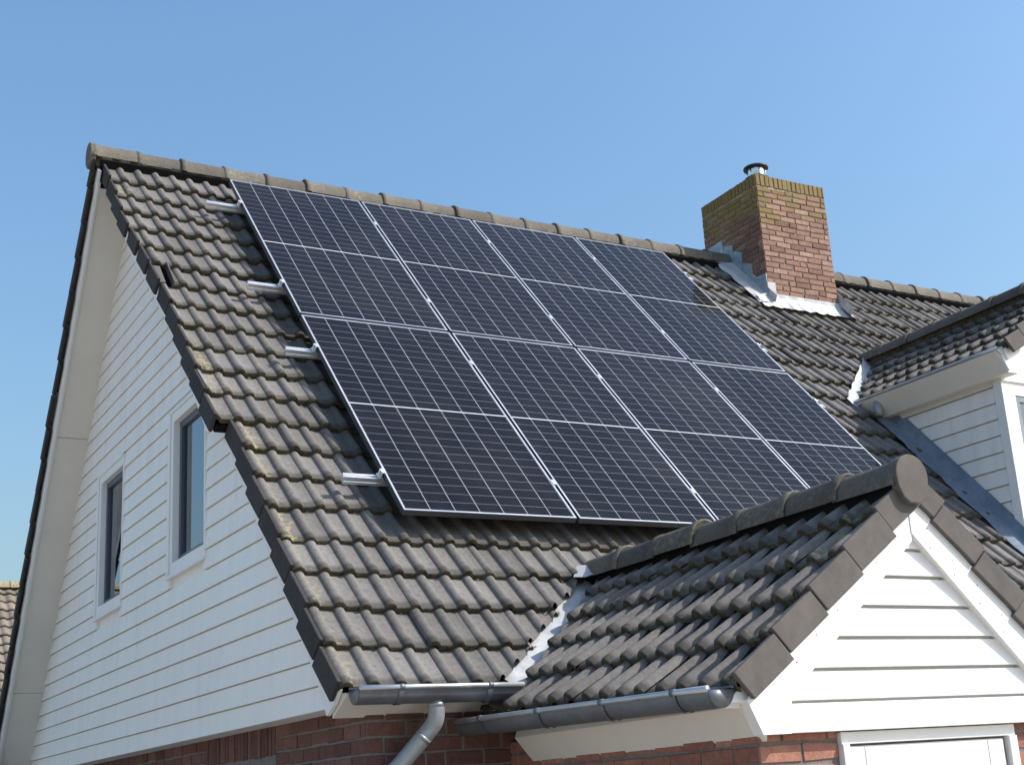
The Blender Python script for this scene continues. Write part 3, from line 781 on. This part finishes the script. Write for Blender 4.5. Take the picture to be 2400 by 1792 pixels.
for q in ((a, a+.05, c, d), (b-.05, b, c, d), (a+.05, b-.05, d-.05, d), (a+.05, b-.05, c, c+.06), (DX-.03, DX+.03, c+.06, d-.05)): wf.box(q[0], q[1], DF-.02, DF+.02, q[2], q[3])
dw = build('window', wf, plain('blue_grey_frame', (.20, .24, .28), .4), dormer, bevel=.003)
# glass is its own pane of the dormer
dwp = MB(); dwp.box(a+.05, b-.05, DF-.004, DF+.002, c+.06, d-.05); build('window_pane', dwp, GLASS, dormer)
dwc = MB(); dwc.box(a+.05, b-.05, DF+.010, DF+.018, c+.05, d-.045); build('window_blind', dwc, CURT, dormer)
DV = -3.14
DC = [(max(.0, k*.2005-.035), (k+1)*.2005) for k in range(5)]
dt = MB(); tiles(dt, dleft, DC, lambda k: (DV, -.8), DV+.06, lich=lambda k, u: (math.sin(k*7.13+round(u/.14)*3.7)*43758.5453) % 1*.6)
dto = build('roof_tiles', dt, [PTILE, MOSS], dormer, smooth=True)
clip_wedge(dto, (lambda p: (p-(dv_top-dn*.015)).dot(dn) > 0, lambda p: True), [(dv_top-dn*.015, dn)])
dt2 = MB(); tiles(dt2, dright, DC, lambda k: (DV, -1.0), DV+.06)
build('roof_tiles', dt2, [PTILE, MOSS], dormer, smooth=True)
du = MB(); du.slab(dleft, DV+.03, -1.55, 0, .98, -.1, -.07); du.slab(dright, DV+.03, -1.3, 0, .98, -.1, -.07)
build('roof_underlay', du, FELT, dormer)
dv = MB(); verge(dv, dleft, DC, lambda k: DV, -1, .13, .026, lich=.1); verge(dv, dright, DC, lambda k: DV, -1, .13, .026)
build('verge_tiles', dv, PVERGE, dormer, bevel=.005)
dr = MB(); ridge_caps(dr, (DX, -3.17, DZ-.03), (0, 1, 0), 7, .335, arch(.095, .0, .112, 12, 1.), lichen=.4, lipscale=1.08)
build('ridge_tiles', dr, [RIDGE, MOSS], dormer, smooth=True)
rb = MB(); rb.box(DX-.06, DX+.06, -3.12, -.98, DZ-.13, DZ-.015); build('ridge_bedding', rb, MOSS, dormer)
db = MB(); td = math.tan(DA)
def dzl(x, dd): return DZ-dd-(DX-x)*td
db.prism([(DX, DV+.03, dzl(DX, .09)), (DX, DV+.03, dzl(DX, .27)), (5.22, DV+.03, dzl(5.22, .27)), (5.19, DV+.03, -2.045), (5.095, DV+.03, -1.875), (5.13, DV+.03, dzl(5.13, .09))], (0, .03, 0))
db.prism([(2*DX-p[0], DV+.03, p[2]) for p in [(DX, 0, dzl(DX, .09)), (5.13, 0, dzl(5.13, .09)), (5.095, 0, -1.875), (5.19, 0, -2.045), (5.22, 0, dzl(5.22, .27)), (DX, 0, dzl(DX, .27))]], (0, .03, 0))
build('barge_board', db, WHITE, dormer, bevel=.003)
df_ = MB(); df_.prism([(CX, DF-.012, -2.05), (DX, DF-.012, dzl(DX, .14)), (2*DX-CX, DF-.012, -2.05)], (0, .03, 0)); build('gable_boards', df_, WHITE, dormer)
ds = MB()
ds.hexa([(5.09, DV+.06, -1.885), (5.205, DV+.06, -2.045), (5.205, -1.62, -2.045), (5.09, -1.50, -1.885), (5.13, DV+.06, -1.84), (5.32, DV+.06, -1.90), (5.32, -1.62, -1.90), (5.13, -1.5, -1.84)])
ds.hexa([(5.205, DV+.06, -2.045), (5.32, DV+.06, -2.045), (5.32, -1.6, -2.045), (5.205, -1.6, -2.045), (5.205, DV+.06, -2.03), (5.32, DV+.06, -2.03), (5.32, -1.6, -2.03), (5.205, -1.6, -2.03)])
build('eaves_board', ds, CREAM, dormer, bevel=.002)
dg = gutter((5.125, -3.10, -1.868), (5.125, -1.50, -1.868), (-1, 0, 0), .032, 0, deep=.5)
dgo = build('gutter', dg, [ZINC, ZRIM], dormer, smooth=True); recalc(dgo)
de = MB(); de.hexa([(5.085, DV+.028, -1.89), (5.17, DV+.028, -1.96), (5.19, DV+.028, -1.95), (5.15, DV+.028, -1.85), (5.085, DV+.05, -1.875), (5.17, DV+.05, -1.95), (5.19, DV+.05, -1.94), (5.15, DV+.05, -1.84)])
build('gutter_end', de, LEAD, dormer)
st = MB(); st.tube([(5.15, -1.72, -1.90), (5.12, -1.745, -1.99), (5.115, -1.75, -2.05)], .038, 20); build('downpipe', st, ZINCP, dormer, smooth=True)
dvf = MB(); rows = []
for i in range(21):
    t = i/20; x = DX-.01-t*.86; z = DZ-.02-(DX-x)*td
    c0 = Vector((x, vy(z), z)); l = .07+.004*math.sin(i*1.9)
    aa = c0+dn*l; aa.z = ZR+aa.y*T-.016+.012*math.sin(i*1.55)
    mm = c0+dn*.045; mm.z = ZR+mm.y*T-.03+.006*math.sin(i*1.55)
    bb2 = c0-dn*.08; bb2.z = dzl(bb2.x, 0)-.06
    rows.append([aa, mm, Vector((c0.x, c0.y, c0.z-.05)), bb2])
dvf.grid(rows); build('valley_flashing', dvf, LEAD, dormer, smooth=True)
saf = MB(); rows = []
for i in range(30):
    v = 2.35+i*.085; w = rng.gauss(0, .006)
    rows.append([front(CX-.155+w, v, -.022+.006*math.sin(i)), front(CX-.09, v, .002), front(CX-.03, v, .012), front(CX-.016, v-.0, .10)])
saf.grid(rows); build('side_flashing', saf, LEADD, dormer, smooth=True)
lo = MB(); rows = []
for i in range(14):
    v = 4.82+i*.03; rows.append([front(CX-.22+.01*math.sin(i), v, -.02), front(CX-.02, v, .02), front(CX+.25, v, .03), front(CX+.5, v, .03)])
lo.grid(rows); build('front_flashing', lo, LEAD, dormer, smooth=True)

# ================================================================== CHIMNEY
KX0, KX1, KY0, KY1, KT = 5.423, 6.329, -.193, .7205, .9527
ZC = -1.0
ch = MB()
ch.box(KX0+.004, KX1-.004, KY0+.004, KY1-.004, ZC, KT-.006, 1)
H_ = KT-ZC
lichf = lambda c: max(0., min(.62, (c-(H_-.60))/.85 + rng.gauss(0, .16)))
lich_shade = lambda c: max(.10, min(.62, (c-(H_-.62))/.55 + rng.gauss(0, .12)))  # lichen towards the top; its darkening also paints in the left face's shade
for o, U, N, w, lf in (((KX0, KY0, ZC), (1, 0, 0), (0, -1, 0), KX1-KX0, lichf), ((KX0, KY1, ZC), (0, -1, 0), (-1, 0, 0), KY1-KY0, lich_shade),
                   ((KX1, KY0, ZC), (0, 1, 0), (1, 0, 0), KY1-KY0, lichf), ((KX1, KY1, ZC), (-1, 0, 0), (0, 1, 0), KX1-KX0, lichf)):
    brickwork(ch, o, U, (0, 0, 1), N, w, H_, .190, .0590, .010, proud=.007, lich=lf, soldier=.118, dark=(.38 if N[0] < 0 else 0))  # left face bricks tinted darker to paint in its shade
ch.box(KX0-.003, KX1+.003, KY0-.003, KY1+.003, KT-.01, KT-.002, 0, (.4, 1, 0))
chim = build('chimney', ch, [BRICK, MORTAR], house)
fl = MB()
def leadsheet(pts, d): fl.prism(pts, d)
X = KX0-.012
steps = [((.665, .452), (.428, .461), (.40, .19), (.66, .30)), ((.40, .375), (.266, .345), (.29, .07), (.44, .20)), ((.262, .275), (.135, .215), (.15, -.03), (.30, .09)), ((.13, .10), (.0, .035), (.012, -.17), (.17, -.05)), ((-.005, -.12), (-.196, -.135), (-.21, -.40), (.05, -.2))]
for q in steps: fl.prism([(X, y, z) for y, z in q], (.006, 0, 0), 1)
fl.prism([(KX0-.012, KY0-.012, -.23), (KX0+.09, KY0-.012, -.225), (KX0+.09, KY0-.012, -.36), (KX0-.012, KY0-.012, -.40)], (0, .005, 0))
# side gutter sheet lying on the tiles left of the stack
rows = []
for i in range(22):
    v = -.36+i*.043; wv = .012*math.sin(i*1.1)+rng.gauss(0, .004)
    rows.append([front(KX0-.235+wv+.05*(i/21), v, -.004+.006*math.sin(i*.9)), front(KX0-.15, v, .012), front(KX0-.07, v, .012+.004*math.sin(i*1.4)), front(KX0-.012, v, .025), front(KX0-.010, v-.02, .085)])
fl.grid(rows)
# front apron, bottom edge dressed over the rolls
rows = []
vA = front(0, 0, 0)
n = 60
for r_, (hh, vv) in enumerate(((None, 0), (.02, .42), (.008, .50), (.004, .555), (-.002, .60))):
    row = []
    for i in range(n+1):
        u = KX0-.17+(KX1-KX0+.26)*i/n
        if hh is None:
            p = Vector((min(max(u, KX0-.01), KX1+.01), KY0-.013, -.345))
        else:
            e = prof((u-PHASE+PITCH/2) % PITCH-PITCH/2)
            k = min(1, r_/3.)
            p = front(u, vv+(.010*math.sin(i*.7)+rng.gauss(0, .002))*k, hh+e*.25*k+.004)
        row.append(p)
    rows.append(row)
fl.grid(rows)
# right-hand strip
rows = []
for i in range(16):
    v = .02+i*.04; rows.append([front(KX1+.012, v-.02, .12), front(KX1+.012, v, .03), front(KX1+.07, v, .012+.006*math.sin(i)), front(KX1+.13+.012*math.sin(i*1.3), v+.02, -.01)])
fl.grid(rows)
fo = build('flashing', fl, [LEAD, plain('weathered_lead', (.30, .36, .40), .55, metal=.15, var=.35, scale=10, fine=30, bumpv=.4)], chim, smooth=False)
# flue cap
fc = MB(); fx, fy = 5.66, .05
fc.lathe((fx, fy, KT-.01), [(.0, 0), (.128, 0), (.128, .05), (.121, .052), (.121, .078), (.128, .08), (.128, .10), (.09, .115), (.09, .12), (.0, .12)], 28, 0)
fc.lathe((fx, fy, KT+.10), [(.078, 0), (.084, .03), (.090, .085), (.09, .10), (.0, .10)], 28, 1)
fc.lathe((fx, fy, KT+.205), [(.085, -.012), (.128, -.012), (.132, .0), (.128, .010), (.07, .022), (.0, .026)], 32, 0)
for k in range(6):
    a = k*math.pi/3+.2; fc.tube([(fx+.094*math.cos(a), fy+.094*math.sin(a), KT+.09), (fx+.096*math.cos(a), fy+.096*math.sin(a), KT+.2)], .005, 6, 2)
build('flue_cap', fc, [BLACKM, COWL, STEEL], chim, smooth=True)

# ================================================================== SOLAR PANELS
def pan(u, v, h): return Vector((u, -v*CT-h*ST, -v*ST+h*CT))
PW = [1.134, 1.0497, 1.0649, 1.0002]; PH = 2.2806; GXp, GYp = .0204, .0301
edges = ['leftmost of four', 'second from the left', 'third from the left', 'rightmost of four']
def make_panel(u0, w):
    root = empty('solar_panel', tuple(pan(u0+w/2, PH, -.035)))
    fm = MB(); t = .012
    # frame: hollow section seen as rim plus tall sides
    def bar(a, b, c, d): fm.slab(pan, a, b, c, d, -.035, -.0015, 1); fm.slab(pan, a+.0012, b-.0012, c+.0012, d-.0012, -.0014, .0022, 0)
    bar(u0, u0+w, 0, t); bar(u0, u0+w, PH-t, PH); bar(u0, u0+t, t, PH-t); bar(u0+w-t, u0+w, t, PH-t)
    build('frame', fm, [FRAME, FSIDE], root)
    gl = MB(); gl.poly([pan(u0+t, t, 0), pan(u0+t, PH-t, 0), pan(u0+w-t, PH-t, 0), pan(u0+w-t, t, 0)])
    build('glass', gl, CELLS, root, uv=[(0, 1), (0, 0), (1, 0), (1, 1)])
    bk_ = MB(); bk_.slab(pan, u0+t, u0+w-t, t, PH-t, -.012, -.004); build('backsheet', bk_, BLACKM, root)
    return root
u0 = 0
hints = [['beside the tiled strip at the left roof edge, under the ridge', 'between the two left panels of its row, under the ridge', 'just left of the one nearest the chimney', 'nearest the chimney, under the ridge'],
         ['with its bottom corner hanging over the eave tiles', 'whose foot ends right of the leftmost one', 'with its foot behind the porch ridge', 'nearest the dormer, cut off by the porch ridge']]
for i, w in enumerate(PW):
    top = make_panel(u0, w)
    tag(top, 'upper row black solar panel, %s' % edges[i] + (', nearest the chimney' if i == 3 else (', beside bare roof edge tiles' if i == 0 else ', under the ridge')), 'solar panel', 'solar panels on the roof')
    low = top.copy(); col.objects.link(low)
    dd = pan(0, PH+GYp, 0); low.location = top.location + dd
    for ch_ in list(top.children):
        c_ = ch_.copy(); col.objects.link(c_); c_.parent = low
    tag(low, 'lower row black solar panel, %s' % edges[i] + [', its lower corner fully visible', ', its foot above the lower tiles', ', its foot partly behind porch ridge', ', nearest the dormer'][i], 'solar panel', 'solar panels on the roof')
    u0 += w+GXp
PTOT = u0-GXp
# rails
def make_rail(v, xl, xr, label):
    m = MB(); hw = .021
    # U profile with a slot along its top
    sec = [(-hw, -.038), (-.007, -.038), (-.007, -.052), (.007, -.052), (.007, -.038), (hw, -.038), (hw, -.058), (hw-.004, -.061), (hw-.004, -.067), (hw, -.07), (hw, -.088), (-hw, -.088)]
    m.prism([pan(xl, v+a, h) for a, h in sec], (xr-xl, 0, 0))
    base = pan((xl+xr)/2, v, -.088)
    o = build('mounting_rail', m, ALU, None, loc=tuple(base)); recalc(o)
    tag(o, label, 'mounting rail', 'aluminium rails under the panels')
    # clamps
    xs = [(-.016, 'end'), (PTOT+.016, 'end')]; u = 0
    for w in PW[:-1]:
        u += w; xs.append((u+GXp/2, 'mid')); u += GXp
    for x, kd in xs:
        c = MB()
        if kd == 'end':
            s = -1 if x < 0 else 1
            c.slab(pan, x-.014, x+.014, v-.026, v+.026, -.036, -.030); c.slab(pan, x-.004-s*.002, x+.002-s*.002, v-.024, v+.024, -.032, .005)
            c.slab(pan, min(x-s*.002, x-s*.026), max(x-s*.002, x-s*.026), v-.024, v+.024, .003, .007)
            c.tube([pan(x+s*.008, v, -.032), pan(x+s*.008, v, .012)], .007, 8)
        else:
            c.slab(pan, x-.016, x+.016, v-.024, v+.024, .0028, .0055); c.slab(pan, x-.007, x+.007, v-.026, v+.026, -.036, .003)
            c.tube([pan(x, v, .005), pan(x, v, .009)], .006, 8)
        build('clamp', c, ALU, o)
    for x in (xl+.75, xl+1.9, xl+3.0, xr-.6):
        c = MB(); c.slab(pan, x-.016, x+.016, v-.02, v+.05, -.098, -.088); c.slab(pan, x-.016, x+.016, v+.02, v+.05, -.175, -.095)
        build('roof_hook', c, ALU, o)
for v, xl, lb in ((.45, -.272, 'topmost aluminium rail, its end poking out left of panels near the ridge'),
                  (1.82, -.25, 'second aluminium rail from the ridge, below middle of upper panel row'),
                  (2.745, -.205, 'third aluminium rail from the ridge, near top of lower panel row'),
                  (4.215, -.237, 'lowest aluminium rail, its end poking out above the eave tiles')):
    make_rail(v, xl, PTOT+.115, lb)

# ================================================================== NEIGHBOUR
nb = empty('neighbour_house', (0, 24, -6.45))
tag(nb, 'distant neighbour house, only its orange brown tiled roof edge showing at far left', 'house')
nw = MB(); nw.prism([(-8, 20.2, -6.45), (-8, 27.8, -6.45), (-8, 27.8, -3.4), (-8, 24, .2), (-8, 20.2, -3.4)], (14, 0, 0)); build('wall', nw, RENDER_W, nb)
NT = tile_mat('neighbour_tile', (.15, .122, .095), (.25, .21, .17), lich=(.30, .22, .08))
nr_ = MB(); S2 = math.sqrt(.5)
PITCH = .22; RW = .075; DXS = [-.08, -.06, -.03, 0, .03, .06, .08, .11]
tiles(nr_, lambda u, v, h: Vector((u, 24-v*S2-h*S2, .50-v*S2+h*S2)), courses(0, .31, 18, first=0), lambda k: (-8.2, 6.2), 0, lich=lambda k, u: rng.random()*.9 if k < 2 else rng.random()**3*.5)
build('roof', nr_, [NT, MOSS], nb, smooth=True)
nrb = MB(); nrb.prism([(-8.2, 24, .48), (-8.2, 28.2, -3.72), (-8.2, 28.2, -3.8), (-8.2, 24, .3)], (14.4, 0, 0)); build('rear_roof', nrb, NT, nb)
nc = MB(); ridge_caps(nc, (-8.2, 24, .42), (1, 0, 0), 38, .38, arch(.13, 0, .16, 8, 1.), lichen=.9); build('ridge_tiles', nc, [NT, MOSS], nb, smooth=True)
